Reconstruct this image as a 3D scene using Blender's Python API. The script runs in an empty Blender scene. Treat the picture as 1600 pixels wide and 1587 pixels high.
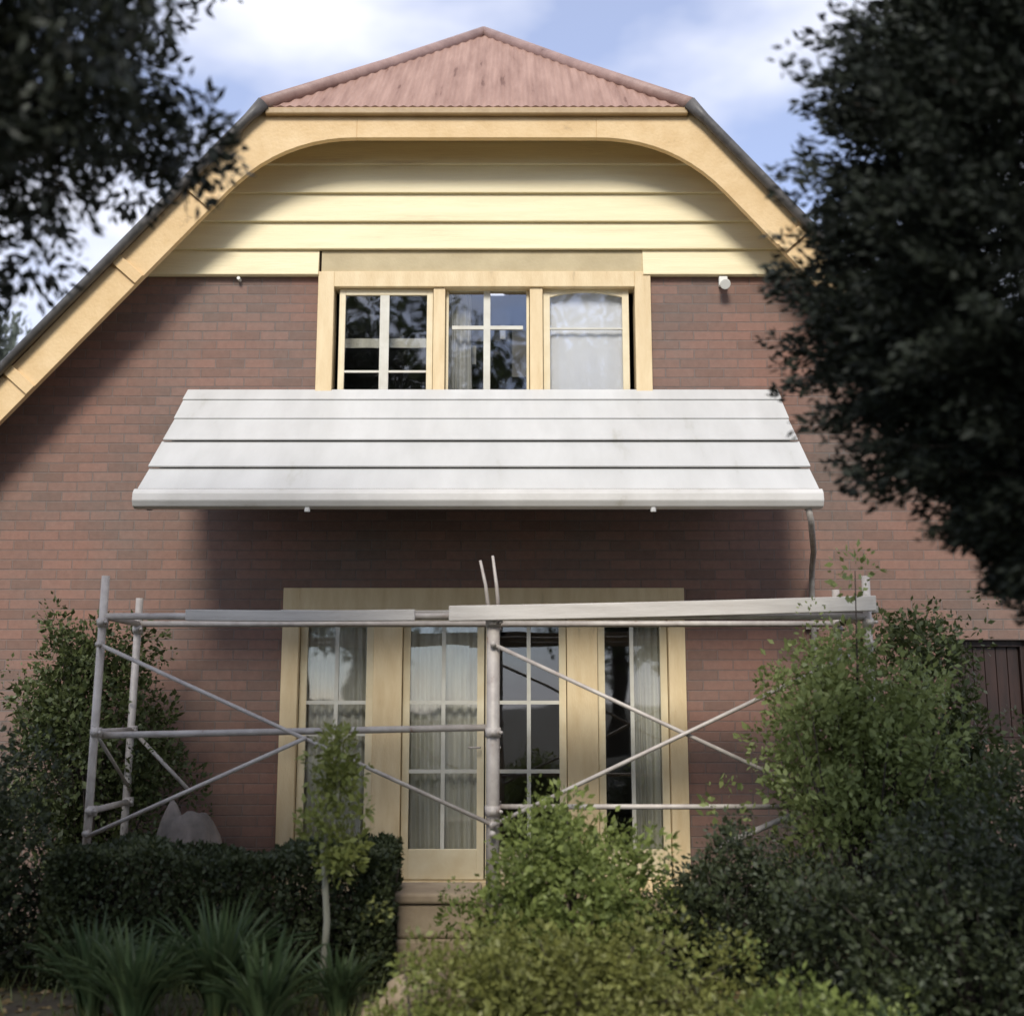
import bpy, math, random
import numpy as np
from mathutils import Vector, Matrix
R = math.radians
random.seed(7); rng = np.random.default_rng(7)
S = bpy.context.scene
COL = S.collection

# ------------------------------------------------------------------ camera, world, sun, exposure
cam = bpy.data.objects.new('camera', bpy.data.cameras.new('camera')); COL.objects.link(cam)
cam.location = (0, 0, 1.6); cam.rotation_euler = (R(90 + 9.7), 0, 0)
cam.data.sensor_width = 36; cam.data.lens = 40.5; cam.data.clip_end = 3000
cam.data.dof.use_dof = True; cam.data.dof.focus_distance = 8.9; cam.data.dof.aperture_fstop = 1.1
S.camera = cam
SUN_EL, SUN_AZ = 40, -9          # azimuth: degrees to the right of straight behind the camera
w = bpy.data.worlds.new('World'); S.world = w; w.use_nodes = True
nt = w.node_tree; N = nt.nodes; L = nt.links
bg = N['Background']
sky = N.new('ShaderNodeTexSky'); sky.sky_type = 'NISHITA'; sky.sun_disc = False
sky.sun_elevation = R(SUN_EL); sky.sun_rotation = R(180 - SUN_AZ)
sky.air_density = 1.0; sky.dust_density = 0.3; sky.ozone_density = 3.5
tc = N.new('ShaderNodeTexCoord')
mp = N.new('ShaderNodeMapping'); mp.inputs['Scale'].default_value = (1, 1, 2.2); mp.inputs['Location'].default_value = (3.72, 2.2, 1.36)
L.new(tc.outputs['Generated'], mp.inputs['Vector'])
cn = N.new('ShaderNodeTexNoise'); cn.inputs['Scale'].default_value = 2.6; cn.inputs['Detail'].default_value = 5; cn.inputs['Roughness'].default_value = .5
L.new(mp.outputs['Vector'], cn.inputs['Vector'])
cr = N.new('ShaderNodeValToRGB'); cr.color_ramp.elements[0].position = .42; cr.color_ramp.elements[1].position = .62; cr.color_ramp.elements[0].color = (.30, .30, .30, 1)
L.new(cn.outputs['Fac'], cr.inputs['Fac'])
mx = N.new('ShaderNodeMix'); mx.data_type = 'RGBA'
L.new(cr.outputs['Color'], mx.inputs['Factor']); 
tint = N.new('ShaderNodeMix'); tint.data_type = 'RGBA'; tint.blend_type = 'MULTIPLY'; tint.inputs['Factor'].default_value = 1
tint.inputs['B'].default_value = (1.06, 1.10, 1.30, 1); L.new(sky.outputs['Color'], tint.inputs['A']); L.new(tint.outputs['Result'], mx.inputs['A'])
mx.inputs['B'].default_value = (6.9, 7.0, 7.7, 1)
L.new(mx.outputs['Result'], bg.inputs['Color']); bg.inputs['Strength'].default_value = .15
sd = bpy.data.lights.new('sun', 'SUN'); sd.energy = 3.1; sd.angle = R(18); sd.color = (1, .95, .87)
sun = bpy.data.objects.new('sun', sd); COL.objects.link(sun)
sdir = Vector((math.sin(R(SUN_AZ)) * math.cos(R(SUN_EL)), -math.cos(R(SUN_AZ)) * math.cos(R(SUN_EL)), math.sin(R(SUN_EL))))
sun.rotation_euler = sdir.to_track_quat('Z', 'Y').to_euler(); sun.location = sdir * 60
S.view_settings.view_transform = 'Standard'; S.view_settings.look = 'None'
S.view_settings.exposure = .12; S.view_settings.gamma = 1; S.view_settings.use_curve_mapping = False

# ------------------------------------------------------------------ helpers
def tag(o, label=None, cat=None, group=None, kind=None):
    if label: o['label'] = label
    if cat: o['category'] = cat
    if group: o['group'] = group
    if kind: o['kind'] = kind
    return o
def empty(name, loc=(0, 0, 0), rz=0):
    o = bpy.data.objects.new(name, None); COL.objects.link(o); o.location = loc; o.rotation_euler.z = rz; return o
class MB:
    def __init__(s): s.v = []; s.f = []
    def add(s, vs, fs):
        b = len(s.v); s.v += [tuple(v) for v in vs]; s.f += [[b + i for i in f] for f in fs]; return s
    def box(s, x0, x1, y0, y1, z0, z1):
        return s.add([(x0,y0,z0),(x1,y0,z0),(x1,y1,z0),(x0,y1,z0),(x0,y0,z1),(x1,y0,z1),(x1,y1,z1),(x0,y1,z1)],
                     [(0,3,2,1),(4,5,6,7),(0,1,5,4),(1,2,6,5),(2,3,7,6),(3,0,4,7)])
    def prism(s, pts, y0, y1):            # pts in x,z counter-clockwise seen from -Y
        n = len(pts)
        return s.add([(x, y0, z) for x, z in pts] + [(x, y1, z) for x, z in pts],
                     [list(range(n)), list(range(2*n-1, n-1, -1))] + [[i, i+n, (i+1) % n + n, (i+1) % n] for i in range(n)])
    def prism_x(s, pts, x0, x1):          # pts in y,z
        n = len(pts)
        return s.add([(x0, y, z) for y, z in pts] + [(x1, y, z) for y, z in pts],
                     [list(range(n-1, -1, -1)), list(range(n, 2*n))] + [[i, (i+1) % n, (i+1) % n + n, i+n] for i in range(n)])
    def tube(s, pts, r, n=12, r1=None, cap=True):
        pts = [Vector(p) for p in pts]; m = len(pts)
        r1 = r if r1 is None else r1; vs = []; up = None
        for i, p in enumerate(pts):
            t = (pts[min(i+1, m-1)] - pts[max(i-1, 0)]).normalized()
            if up is None: up = t.cross(Vector((.3, .9, .2))).normalized()
            up = (up - t * up.dot(t)).normalized(); b = t.cross(up)
            rr = (r[i] if isinstance(r, (list, tuple)) else r + (r1 - r) * i / max(1, m-1))
            for k in range(n):
                a = 2 * math.pi * k / n; vs.append(p + (up * math.cos(a) + b * math.sin(a)) * rr)
        fs = [[i*n+k, i*n+(k+1) % n, (i+1)*n+(k+1) % n, (i+1)*n+k] for i in range(m-1) for k in range(n)]
        if cap: fs += [list(range(n-1, -1, -1)), [(m-1)*n+k for k in range(n)]]
        return s.add(vs, fs)
    def build(s, name, mat, parent=None, smooth=False, bevel=0, loc=None):
        me = bpy.data.meshes.new(name); me.from_pydata(s.v, [], s.f); me.materials.append(mat)
        if smooth: me.polygons.foreach_set('use_smooth', [True] * len(me.polygons))
        me.update(); o = bpy.data.objects.new(name, me); COL.objects.link(o)
        if parent: o.parent = parent
        if loc: o.location = loc
        if bevel:
            b = o.modifiers.new('bevel', 'BEVEL'); b.width = bevel; b.segments = 2; b.limit_method = 'ANGLE'
        return o
def npmesh(name, co, k, mat, parent=None, smooth=False):     # co: (n*k, 3), faces of k corners
    n = len(co) // k; me = bpy.data.meshes.new(name)
    me.vertices.add(n*k); me.vertices.foreach_set('co', co.astype(np.float32).ravel())
    me.loops.add(n*k); me.loops.foreach_set('vertex_index', np.arange(n*k, dtype=np.int32))
    me.polygons.add(n); me.polygons.foreach_set('loop_start', np.arange(0, n*k, k, dtype=np.int32))
    me.polygons.foreach_set('loop_total', np.full(n, k, dtype=np.int32))
    me.materials.append(mat); me.update(calc_edges=True)
    o = bpy.data.objects.new(name, me); COL.objects.link(o)
    if parent: o.parent = parent
    return o

# ------------------------------------------------------------------ materials
def mat(name, color, rough=.6, metal=0, spec=.5):
    m = bpy.data.materials.new(name); m.use_nodes = True; p = m.node_tree.nodes['Principled BSDF']
    p.inputs['Base Color'].default_value = (*color, 1); p.inputs['Roughness'].default_value = rough
    p.inputs['Metallic'].default_value = metal; p.inputs['Specular IOR Level'].default_value = spec
    return m
def node(m, t, **kw):
    n = m.node_tree.nodes.new(t)
    for k, v in kw.items(): n.inputs[k].default_value = v
    return n
def worn(name, c1, c2, rough=.6, scale=3, detail=6, lo=.35, hi=.65, bump=.15, bscale=40, stretch=(1, 1, 1), metal=0, c3=None, c3pos=.72):
    m = mat(name, c1, rough, metal); t = m.node_tree; p = t.nodes['Principled BSDF']
    tc = node(m, 'ShaderNodeTexCoord'); mp = node(m, 'ShaderNodeMapping'); mp.inputs['Scale'].default_value = stretch
    t.links.new(tc.outputs['Object'], mp.inputs['Vector'])
    n1 = node(m, 'ShaderNodeTexNoise', Scale=scale, Detail=detail, Roughness=.6); t.links.new(mp.outputs['Vector'], n1.inputs['Vector'])
    r = node(m, 'ShaderNodeValToRGB'); r.color_ramp.elements[0].position = lo; r.color_ramp.elements[1].position = hi
    r.color_ramp.elements[0].color = (*c1, 1); r.color_ramp.elements[1].color = (*c2, 1)
    if c3: e = r.color_ramp.elements.new(c3pos); e.color = (*c3, 1)
    t.links.new(n1.outputs['Fac'], r.inputs['Fac']); t.links.new(r.outputs['Color'], p.inputs['Base Color'])
    n2 = node(m, 'ShaderNodeTexNoise', Scale=bscale, Detail=4); t.links.new(mp.outputs['Vector'], n2.inputs['Vector'])
    b = node(m, 'ShaderNodeBump', Strength=bump, Distance=.01); t.links.new(n2.outputs['Fac'], b.inputs['Height']); t.links.new(b.outputs['Normal'], p.inputs['Normal'])
    rr = node(m, 'ShaderNodeMapRange'); rr.inputs['To Min'].default_value = rough - .12; rr.inputs['To Max'].default_value = min(1, rough + .15)
    t.links.new(n2.outputs['Fac'], rr.inputs['Value']); t.links.new(rr.outputs['Result'], p.inputs['Roughness'])
    return m
def leafmat(name, c1, c2, trans=.25, rough=.5, c3=None):
    m = mat(name, c1, rough); t = m.node_tree; p = t.nodes['Principled BSDF']; p.inputs['Specular IOR Level'].default_value = .35
    g = node(m, 'ShaderNodeNewGeometry'); r = node(m, 'ShaderNodeValToRGB')
    r.color_ramp.elements[0].color = (*c1, 1); r.color_ramp.elements[1].color = (*c2, 1)
    if c3: e = r.color_ramp.elements.new(.93); e.color = (*c2, 1); r.color_ramp.elements[-1].color = (*c3, 1)
    tc = node(m, 'ShaderNodeTexCoord'); nz = node(m, 'ShaderNodeTexNoise', Scale=3.5, Detail=3); t.links.new(tc.outputs['Object'], nz.inputs['Vector'])
    ma = node(m, 'ShaderNodeMath'); ma.operation = 'MULTIPLY_ADD'; t.links.new(nz.outputs['Fac'], ma.inputs[0]); ma.inputs[1].default_value = 1.3
    m2 = node(m, 'ShaderNodeMath'); m2.operation = 'MULTIPLY_ADD'; t.links.new(g.outputs['Random Per Island'], m2.inputs[0]); m2.inputs[1].default_value = .7; m2.inputs[2].default_value = -.5
    t.links.new(m2.outputs[0], ma.inputs[2]); t.links.new(ma.outputs[0], r.inputs['Fac']); t.links.new(r.outputs['Color'], p.inputs['Base Color'])
    tr = node(m, 'ShaderNodeBsdfTranslucent'); t.links.new(r.outputs['Color'], tr.inputs['Color'])
    mxs = node(m, 'ShaderNodeMixShader'); mxs.inputs[0].default_value = trans
    t.links.new(p.outputs[0], mxs.inputs[1]); t.links.new(tr.outputs[0], mxs.inputs[2])
    t.links.new(mxs.outputs[0], t.nodes['Material Output'].inputs['Surface'])
    return m
def brickmat():
    m = mat('brick', (.2, .1, .08), .88); t = m.node_tree; p = t.nodes['Principled BSDF']
    tc = node(m, 'ShaderNodeTexCoord'); sp = node(m, 'ShaderNodeSeparateXYZ'); cb = node(m, 'ShaderNodeCombineXYZ')
    ad = node(m, 'ShaderNodeMath'); ad.operation = 'ADD'
    t.links.new(tc.outputs['Object'], sp.inputs[0]); t.links.new(sp.outputs['X'], ad.inputs[0]); t.links.new(sp.outputs['Y'], ad.inputs[1])
    wz = node(m, 'ShaderNodeTexNoise', Scale=1.3, Detail=2); t.links.new(tc.outputs['Object'], wz.inputs['Vector'])
    wa = node(m, 'ShaderNodeMath'); wa.operation = 'MULTIPLY_ADD'; wa.inputs[1].default_value = .012; t.links.new(wz.outputs['Fac'], wa.inputs[0]); t.links.new(sp.outputs['Z'], wa.inputs[2])
    t.links.new(ad.outputs[0], cb.inputs[0]); t.links.new(wa.outputs[0], cb.inputs[1])
    br = node(m, 'ShaderNodeTexBrick', Scale=1.0); br.inputs['Brick Width'].default_value = .235; br.inputs['Row Height'].default_value = .078
    br.inputs['Mortar Size'].default_value = .0055; br.inputs['Mortar Smooth'].default_value = .35; br.inputs['Bias'].default_value = -.1
    br.inputs['Color1'].default_value = (.23, .145, .112, 1); br.inputs['Color2'].default_value = (.165, .112, .088, 1); br.inputs['Mortar'].default_value = (.19, .15, .128, 1)
    t.links.new(cb.outputs[0], br.inputs['Vector'])
    # weathering: large soft patches, greyer in places, reddish elsewhere
    n1 = node(m, 'ShaderNodeTexNoise', Scale=.75, Detail=6, Roughness=.6); t.links.new(tc.outputs['Object'], n1.inputs['Vector'])
    r1 = node(m, 'ShaderNodeValToRGB'); r1.color_ramp.elements[0].position = .35; r1.color_ramp.elements[1].position = .68
    r1.color_ramp.elements[0].color = (1.18, .98, .92, 1); r1.color_ramp.elements[1].color = (.92, 1.03, 1.08, 1)
    t.links.new(n1.outputs['Fac'], r1.inputs['Fac'])
    mu = node(m, 'ShaderNodeMix'); mu.data_type = 'RGBA'; mu.blend_type = 'MULTIPLY'; mu.inputs['Factor'].default_value = 1
    t.links.new(br.outputs['Color'], mu.inputs['A']); t.links.new(r1.outputs['Color'], mu.inputs['B'])
    n2 = node(m, 'ShaderNodeTexNoise', Scale=19, Detail=7, Roughness=.7); t.links.new(tc.outputs['Object'], n2.inputs['Vector'])
    r2 = node(m, 'ShaderNodeMapRange'); r2.inputs['To Min'].default_value = .72; r2.inputs['To Max'].default_value = 1.3; t.links.new(n2.outputs['Fac'], r2.inputs['Value'])
    mv = node(m, 'ShaderNodeMix'); mv.data_type = 'RGBA'; mv.blend_type = 'MULTIPLY'; mv.inputs['Factor'].default_value = 1
    t.links.new(mu.outputs['Result'], mv.inputs['A']); t.links.new(r2.outputs['Result'], mv.inputs['B']); t.links.new(mv.outputs['Result'], p.inputs['Base Color'])
    b1 = node(m, 'ShaderNodeBump', Strength=.9, Distance=.008); b1.invert = True; t.links.new(br.outputs['Fac'], b1.inputs['Height'])
    n3 = node(m, 'ShaderNodeTexNoise', Scale=70, Detail=4); t.links.new(tc.outputs['Object'], n3.inputs['Vector'])
    b2 = node(m, 'ShaderNodeBump', Strength=.3, Distance=.005); t.links.new(n3.outputs['Fac'], b2.inputs['Height']); t.links.new(b1.outputs['Normal'], b2.inputs['Normal'])
    t.links.new(b2.outputs['Normal'], p.inputs['Normal'])
    return m
def glassmat():
    m = mat('glass', (.5, .5, .5)); t = m.node_tree
    tr = node(m, 'ShaderNodeBsdfTransparent'); tr.inputs['Color'].default_value = (.975, .975, .965, 1)
    gl = node(m, 'ShaderNodeBsdfGlossy', Roughness=.02); gl.inputs['Color'].default_value = (.95, .97, 1, 1)
    lwt = node(m, 'ShaderNodeLayerWeight', Blend=.5); fr = node(m, 'ShaderNodeMapRange'); t.links.new(lwt.outputs['Facing'], fr.inputs['Value'])
    fr.inputs['To Min'].default_value = .075; fr.inputs['To Max'].default_value = .55
    tc = node(m, 'ShaderNodeTexCoord'); nz = node(m, 'ShaderNodeTexNoise', Scale=2.2, Detail=1); t.links.new(tc.outputs['Object'], nz.inputs['Vector'])
    b = node(m, 'ShaderNodeBump', Strength=.12, Distance=.02); t.links.new(nz.outputs['Fac'], b.inputs['Height']); t.links.new(b.outputs['Normal'], gl.inputs['Normal'])
    mxs = node(m, 'ShaderNodeMixShader'); t.links.new(fr.outputs[0], mxs.inputs[0]); t.links.new(tr.outputs[0], mxs.inputs[1]); t.links.new(gl.outputs[0], mxs.inputs[2])
    t.links.new(mxs.outputs[0], t.nodes['Material Output'].inputs['Surface']); return m
M = dict(
    brick=brickmat(), glass=glassmat(),
    cream=worn('cream_paint', (.78, .62, .37), (.68, .51, .28), .55, 3.5, bump=.25, stretch=(3, 1, .7), c3=(.52, .39, .22), c3pos=.74),
    board=worn('weatherboard_paint', (.86, .75, .47), (.78, .66, .40), .55, 2.4, bump=.25, bscale=24, stretch=(.35, 1, 5), c3=(.62, .50, .30), c3pos=.74),
    barge=worn('barge_paint', (.76, .55, .29), (.66, .45, .21), .6, 4, bump=.3, c3=(.46, .31, .15), c3pos=.73),
    shaded_ochre=worn('shaded_ochre_gutter', (.42, .29, .14), (.34, .22, .10), .5, 6),  # darker than the barge paint: shade from the roof edge put into the colour
    window=worn('window_paint', (.78, .68, .46), (.70, .58, .36), .45, 5, bump=.08),
    bar=worn('glazing_bar_paint', (.66, .64, .55), (.55, .52, .43), .45, 5, bump=.05),
    white=worn('awning_paint', (.575, .57, .545), (.50, .495, .47), .5, 2.2, bump=.12, bscale=6, stretch=(1.6, .45, .45), c3=(.40, .39, .34), c3pos=.76),
    gutterw=worn('gutter_paint', (.62, .60, .56), (.52, .50, .46), .45, 3, bump=.08, c3=(.42, .39, .33), c3pos=.72),
    roof=worn('faded_red_roof', (.38, .235, .18), (.27, .155, .115), .7, 3.6, bump=.15, stretch=(3.4, .35, .35), c3=(.16, .08, .055), c3pos=.70),
    cap=worn('roof_capping', (.38, .25, .21), (.26, .16, .135), .55, 5, bump=.15, c3=(.16, .09, .07)),
    dark=worn('dark_flashing', (.07, .065, .06), (.13, .12, .11), .5, 8),
    soffit=worn('soffit_paint', (.55, .45, .26), (.45, .36, .2), .6, 3),
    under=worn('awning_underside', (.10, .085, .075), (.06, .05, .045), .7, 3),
    galv=worn('galvanised_steel', (.56, .51, .45), (.41, .36, .32), .5, 9, metal=.1, bump=.08, c3=(.26, .15, .10), c3pos=.72),
    plank=worn('pale_plank', (.66, .62, .56), (.50, .46, .41), .6, 4, stretch=(.4, 4, 4), bump=.2),
    oldplank=worn('weathered_plank', (.42, .39, .35), (.27, .24, .21), .7, 4, stretch=(.4, 4, 4), bump=.3),
    curtain=worn('curtain', (.66, .65, .56), (.52, .51, .44), .9, 3, stretch=(6, 1, .6)),
    blind=worn('blind', (.88, .89, .92), (.82, .83, .87), .8, 2),
    room=mat('room_plaster', (.20, .19, .16), .9), floorboard=mat('floorboard', (.12, .08, .05), .6),
    timber=worn('dark_timber', (.045, .022, .016), (.025, .014, .011), .5, 5, stretch=(4, 4, .5)),
    stone=worn('sandstone', (.40, .31, .20), (.27, .20, .13), .85, 3.5, bump=.5, bscale=22, c3=(.14, .12, .08), c3pos=.75),
    rock=worn('garden_rock', (.27, .22, .18), (.14, .12, .10), .9, 5, bump=.7, bscale=14, c3=(.09, .10, .06), c3pos=.72),
    bark=worn('bark', (.085, .065, .05), (.04, .032, .026), .9, 6, bump=.9, bscale=30, stretch=(2, 2, .5)),
    palebark=worn('pale_bark', (.34, .33, .25), (.22, .21, .15), .8, 8, bump=.4, stretch=(2, 2, .5)),
    soil=worn('garden_soil', (.045, .034, .022), (.085, .075, .04), .95, 3, bump=1, bscale=26, c3=(.05, .07, .02), c3pos=.7),
    path=worn('concrete', (.30, .28, .24), (.22, .2, .17), .85, 3, bump=.3),
    terracotta=mat('terracotta', (.35, .15, .08), .8), grey=mat('furniture_grey', (.16, .155, .15), .6), wgrey=mat('furniture_white', (.5, .5, .48), .6),
    lamp=mat('lamp_plastic', (.75, .73, .66), .35),
)
LM = dict(
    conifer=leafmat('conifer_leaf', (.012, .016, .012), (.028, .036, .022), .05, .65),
    overhang=leafmat('broad_dark_leaf', (.018, .024, .017), (.045, .052, .034), .08, .5, (.3, .32, .28)),
    hedge=leafmat('hedge_leaf', (.024, .034, .014), (.075, .09, .034), .15),
    lime=leafmat('lime_leaf', (.16, .19, .05), (.30, .32, .09), .3),
    fresh=leafmat('fresh_leaf', (.105, .135, .036), (.27, .32, .09), .34, c3=(.32, .36, .14)),
    brightened=leafmat('brightened_leaf', (.14, .175, .055), (.34, .39, .14), .36, c3=(.42, .45, .25)),  # leaf colour brightened to make up for the conifer's shade
    olive=leafmat('olive_leaf', (.11, .115, .03), (.27, .28, .08), .28, c3=(.38, .36, .16)),
    mid=leafmat('mid_leaf', (.042, .058, .02), (.125, .15, .05), .2, c3=(.22, .24, .14)),
    deep=leafmat('deep_leaf', (.018, .025, .013), (.065, .08, .034), .12, c3=(.14, .16, .11)),
    strap=leafmat('strap_leaf', (.035, .062, .026), (.10, .14, .06), .25, .5, (.24, .2, .1)),
    grass=leafmat('grass_blade', (.06, .075, .025), (.15, .17, .06), .25),
    far=leafmat('hazy_leaf', (.10, .12, .09), (.22, .24, .20), .25),
)

# ------------------------------------------------------------------ setting: ground
def gz(x, y):
    z = .02 * np.sin(x * 1.7 + y) + .03 * np.sin(y * 1.3 - x * .6)
    return np.where((y > 4.5) & (y < 8.4), z + .10 * np.sin((y - 4.5) / 3.9 * math.pi), z * np.exp(-np.maximum(0, np.hypot(x, y - 6) - 8) / 4))
def ground():
    xs = np.concatenate([[-900, -300, -90, -30, -14], np.arange(-8, 8.01, .16), [14, 30, 90, 300, 900]])
    ys = np.concatenate([[-900, -300, -90, -30, -10], np.arange(-2, 12.01, .16), [18, 40, 100, 300, 1200]])
    X, Y = np.meshgrid(xs, ys); Z = gz(X, Y)
    co = np.stack([X, Y, Z], -1).reshape(-1, 3); nx = len(xs)
    fs = [(j*nx+i, j*nx+i+1, (j+1)*nx+i+1, (j+1)*nx+i) for j in range(len(ys)-1) for i in range(nx-1)]
    b = MB(); b.v = [tuple(c) for c in co]; b.f = fs
    return tag(b.build('ground', M['soil'], smooth=True), kind='structure')
ground()

# ------------------------------------------------------------------ brick house
CX = -.285; HW = 1.71; TS = 1.137; ZC = 6.36; YF = 8.65; YW = 9.0; YB = 17.5
ZR = ZC + HW * TS; YP = 10.72; EX = 4.95
def roofz(dx): return ZC - (abs(dx) - HW) * TS
house = tag(empty('brick_house', (CX, YW, 0)), 'red brown brick house with cream weatherboard gable, clipped red roof and white awning', 'house')
OFF = Vector((-CX, -YW, 0))
def hb(mb, name, m, parent=None, **k):        # build in world numbers under the house
    mb.v = [(x - CX, y - YW, z) for x, y, z in mb.v]
    return mb.build(name, m, parent or house, **k)
# front wall as slabs around the openings (lower opening, upper opening, side window)
LO = (-1.78, 1.34, .22, 2.50); UP = (-1.58, 1.13, 3.80, 5.28); SW = (3.38, 4.02, 1.30, 2.10)
xl, xr = CX - 4.55, CX + 4.55
wb = MB()
def wallcol(x0, x1, z0, z1=None):
    if z1 is None:
        t0, t1 = min(roofz(x0 - CX), 6.15) - .1, min(roofz(x1 - CX), 6.15) - .1
        wb.prism([(x0, z0), (x1, z0), (x1, t1), (x0, t0)], YW, YW + .25)
    else: wb.box(x0, x1, YW, YW + .25, z0, z1)
kl, kr = CX - HW - (ZC - 6.15) / TS, CX + HW + (ZC - 6.15) / TS
for a, b2 in ((xl, kl), (kl, LO[0])): wallcol(a, b2, -.3)
wallcol(LO[0], LO[1], -.3, LO[2]); wallcol(LO[0], UP[0], LO[3]); wallcol(UP[0], UP[1], LO[3], UP[2]); wallcol(UP[0], UP[1], UP[3]); wallcol(UP[1], LO[1], LO[3])
wallcol(LO[1], kr, -.3); wallcol(kr, SW[0], -.3); wallcol(SW[0], SW[1], -.3, SW[2]); wallcol(SW[0], SW[1], SW[3]); wallcol(SW[1], xr, -.3)
wb.box(xl, xl + .25, YW + .25, YB, -.3, roofz(4.55) - .12); wb.box(xr - .25, xr, YW + .25, YB, -.3, roofz(4.55) - .12)
wb.prism([(xl, -.3), (xr, -.3), (xr, roofz(4.55) - .12), (kr, 6.05), (CX + .2, 7.6), (CX - .2, 7.6), (kl, 6.05), (xl, roofz(4.55) - .12)], YB, YB + .25)
hb(wb, 'brick_wall', M['brick'])
fl = MB().box(xl + .25, xr - .25, YW + .25, YB, 2.75, 2.95).box(xl + .25, xr - .25, YW + .25, YB, -.1, .16)
hb(fl, 'floor_slab', M['floorboard'])
hb(MB().box(xl + .25, xr - .25, 12.4, 12.5, .16, 2.75).box(-2.4, 2, 12, 12.1, 2.95, 6.0), 'room_wall', M['room'])
# weatherboards
cb = MB()
zs = [5.06, 5.28, 5.52, 5.77, 6.02, 6.25]
for i in range(5):
    z0, z1 = zs[i], zs[i+1] + .02
    h0, h1 = HW + (ZC - .09 - z0) / TS, HW + (ZC - .09 - z1) / TS
    spans = [(CX - h0, CX - h1, UP[0], UP[0]), (UP[1] - .06, UP[1] - .06, CX + h0, CX + h1)] if i == 0 else [(CX - h0, CX - h1, CX + h0, CX + h1)]
    for a0, a1, b0, b1 in spans:
        yo, yi, yb = YW - .062, YW - .030, YW - .002
        cb.add([(a0, yo, z0), (b0, yo, z0), (b1, yi, z1), (a1, yi, z1), (a0, yb, z0), (b0, yb, z0), (b1, yb, z1), (a1, yb, z1),
                (a0, yo, z0 + .012), (b0, yo, z0 + .012)],
               [(0, 1, 9, 8), (8, 9, 2, 3), (0, 4, 5, 1), (5, 4, 7, 6), (3, 2, 6, 7), (0, 8, 3, 7, 4), (1, 5, 6, 2, 9)])
hb(cb, 'weatherboard_gable', M['board'], bevel=.003)
# roof sheets (corrugated)
rf = MB()
def sheet(rows, close=True):
    b = len(rf.v); m = len(rows[0]); rf.v += [tuple(p) for r in rows for p in r]
    rf.f += [[b+j*m+i, b+j*m+i+1, b+(j+1)*m+i+1, b+(j+1)*m+i] for j in range(len(rows)-1) for i in range(m-1)]
nh = Vector((0, -(ZR - ZC), YP - YF)).normalized()
rows = []
st = .0095
n = int(2 * HW / st)
for i in range(n + 1):
    dx = -HW + 2 * HW * i / n; k = 1 - abs(dx) / HW
    a = nh * (.0055 * math.sin(2 * math.pi * dx / .076) + .01)
    p0 = Vector((CX + dx, YF - .05, ZC - .02)) + a; p1 = Vector((CX + dx, YF + (YP - YF) * k, ZC + (ZR - ZC) * k)) + a
    rows.append([p0 - nh * .02, p0, p1])
sheet(rows)
for s in (-1, 1):
    ns = Vector((s * TS, 0, 1)).normalized(); rows = []
    n = int((YB + .3 - YF) / .0127)
    for i in range(n + 1):
        y = YF - .05 + (YB + .35 - YF) * i / n
        k = min(1, max(0, (y - YF) / (YP - YF)))
        a = ns * (.009 * math.sin(2 * math.pi * y / .076) + .012)
        xt = s * HW * (1 - k)
        rows.append([Vector((CX + s * EX, y, roofz(EX))) + a, Vector((CX + xt, y, ZC + (HW - abs(xt)) * TS)) + a])
    sheet(rows)
roof = hb(rf, 'roof', M['roof'])
# hip and ridge capping, verge capping
for s in (-1, 1):
    p = [Vector((CX + s * HW, YF - .06, ZC + .0)), Vector((CX + s * HW * .5, YF + (YP - YF) * .5, ZC + (ZR - ZC) * .5 + .015)), Vector((CX, YP, ZR + .02))]
    hb(MB().tube(p, .062, 12), 'ridge_cap', M['cap'], roof, smooth=True)
    hb(MB().tube([(CX + s * HW, YF - .075, ZC + .005), (CX + s * (HW + .12), YF - .075, roofz(HW + .12) + .01), (CX + s * EX, YF - .075, roofz(EX) + .01)], [.055, .04, .035], 10), 'verge_cap', M['dark'], roof, smooth=True)
hb(MB().tube([(CX, YP, ZR + .02), (CX, YB + .3, ZR + .02)], .065, 12), 'ridge_cap', M['cap'], roof, smooth=True)
# soffit / roof underlay
sf = MB()
for s in (-1, 1):
    q = [(CX + s * HW, ZC - .05), (CX + s * EX, roofz(EX) - .05), (CX + s * EX, roofz(EX) - .08), (CX + s * HW, ZC - .08)]
    if s > 0: q = q[::-1]
    sf.prism(q, YF + .04, YB + .2)
sf.box(CX - HW, CX + HW, YF + .04, YW - .01, ZC - .12, ZC - .07)
hb(sf, 'soffit', M['soffit'])
# bargeboards with curved inner corners, fascia between them
W_ = .235; nx_, nz_ = TS / math.hypot(1, TS), 1 / math.hypot(1, TS)
for s in (-1, 1):
    c = Vector((HW + .02, ZC - .03))               # outer corner (dx, z)
    e = Vector((EX, roofz(EX) - .03))
    ic = Vector((HW - .02 - (W_ / nx_ - W_ * nz_ / nx_), ZC - .03 - W_))
    d1 = Vector((1, -TS)).normalized()
    A = ic + d1 * .62; B = ic + Vector((-.62, 0))
    arc = [A * (1-t)**2 + ic * 2 * t * (1-t) + B * t * t for t in [i / 10 for i in range(11)]]
    ie = e + Vector((-W_ / nx_, 0))
    rc = [c + d1 * .1, c + d1 * .02 + Vector((-.02, 0)), c + Vector((-.1, .0))]
    pts = [e] + rc + [Vector((B.x, ZC - .03))] + arc[::-1] + [ie]
    pts = [(CX + s * p.x, p.y) for p in pts]
    if s < 0: pts = pts[::-1]
    hb(MB().prism(pts[::-1] if False else pts, YF - .02, YF + .035), 'bargeboard', M['barge'], bevel=.004)
    XB = B.x
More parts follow.
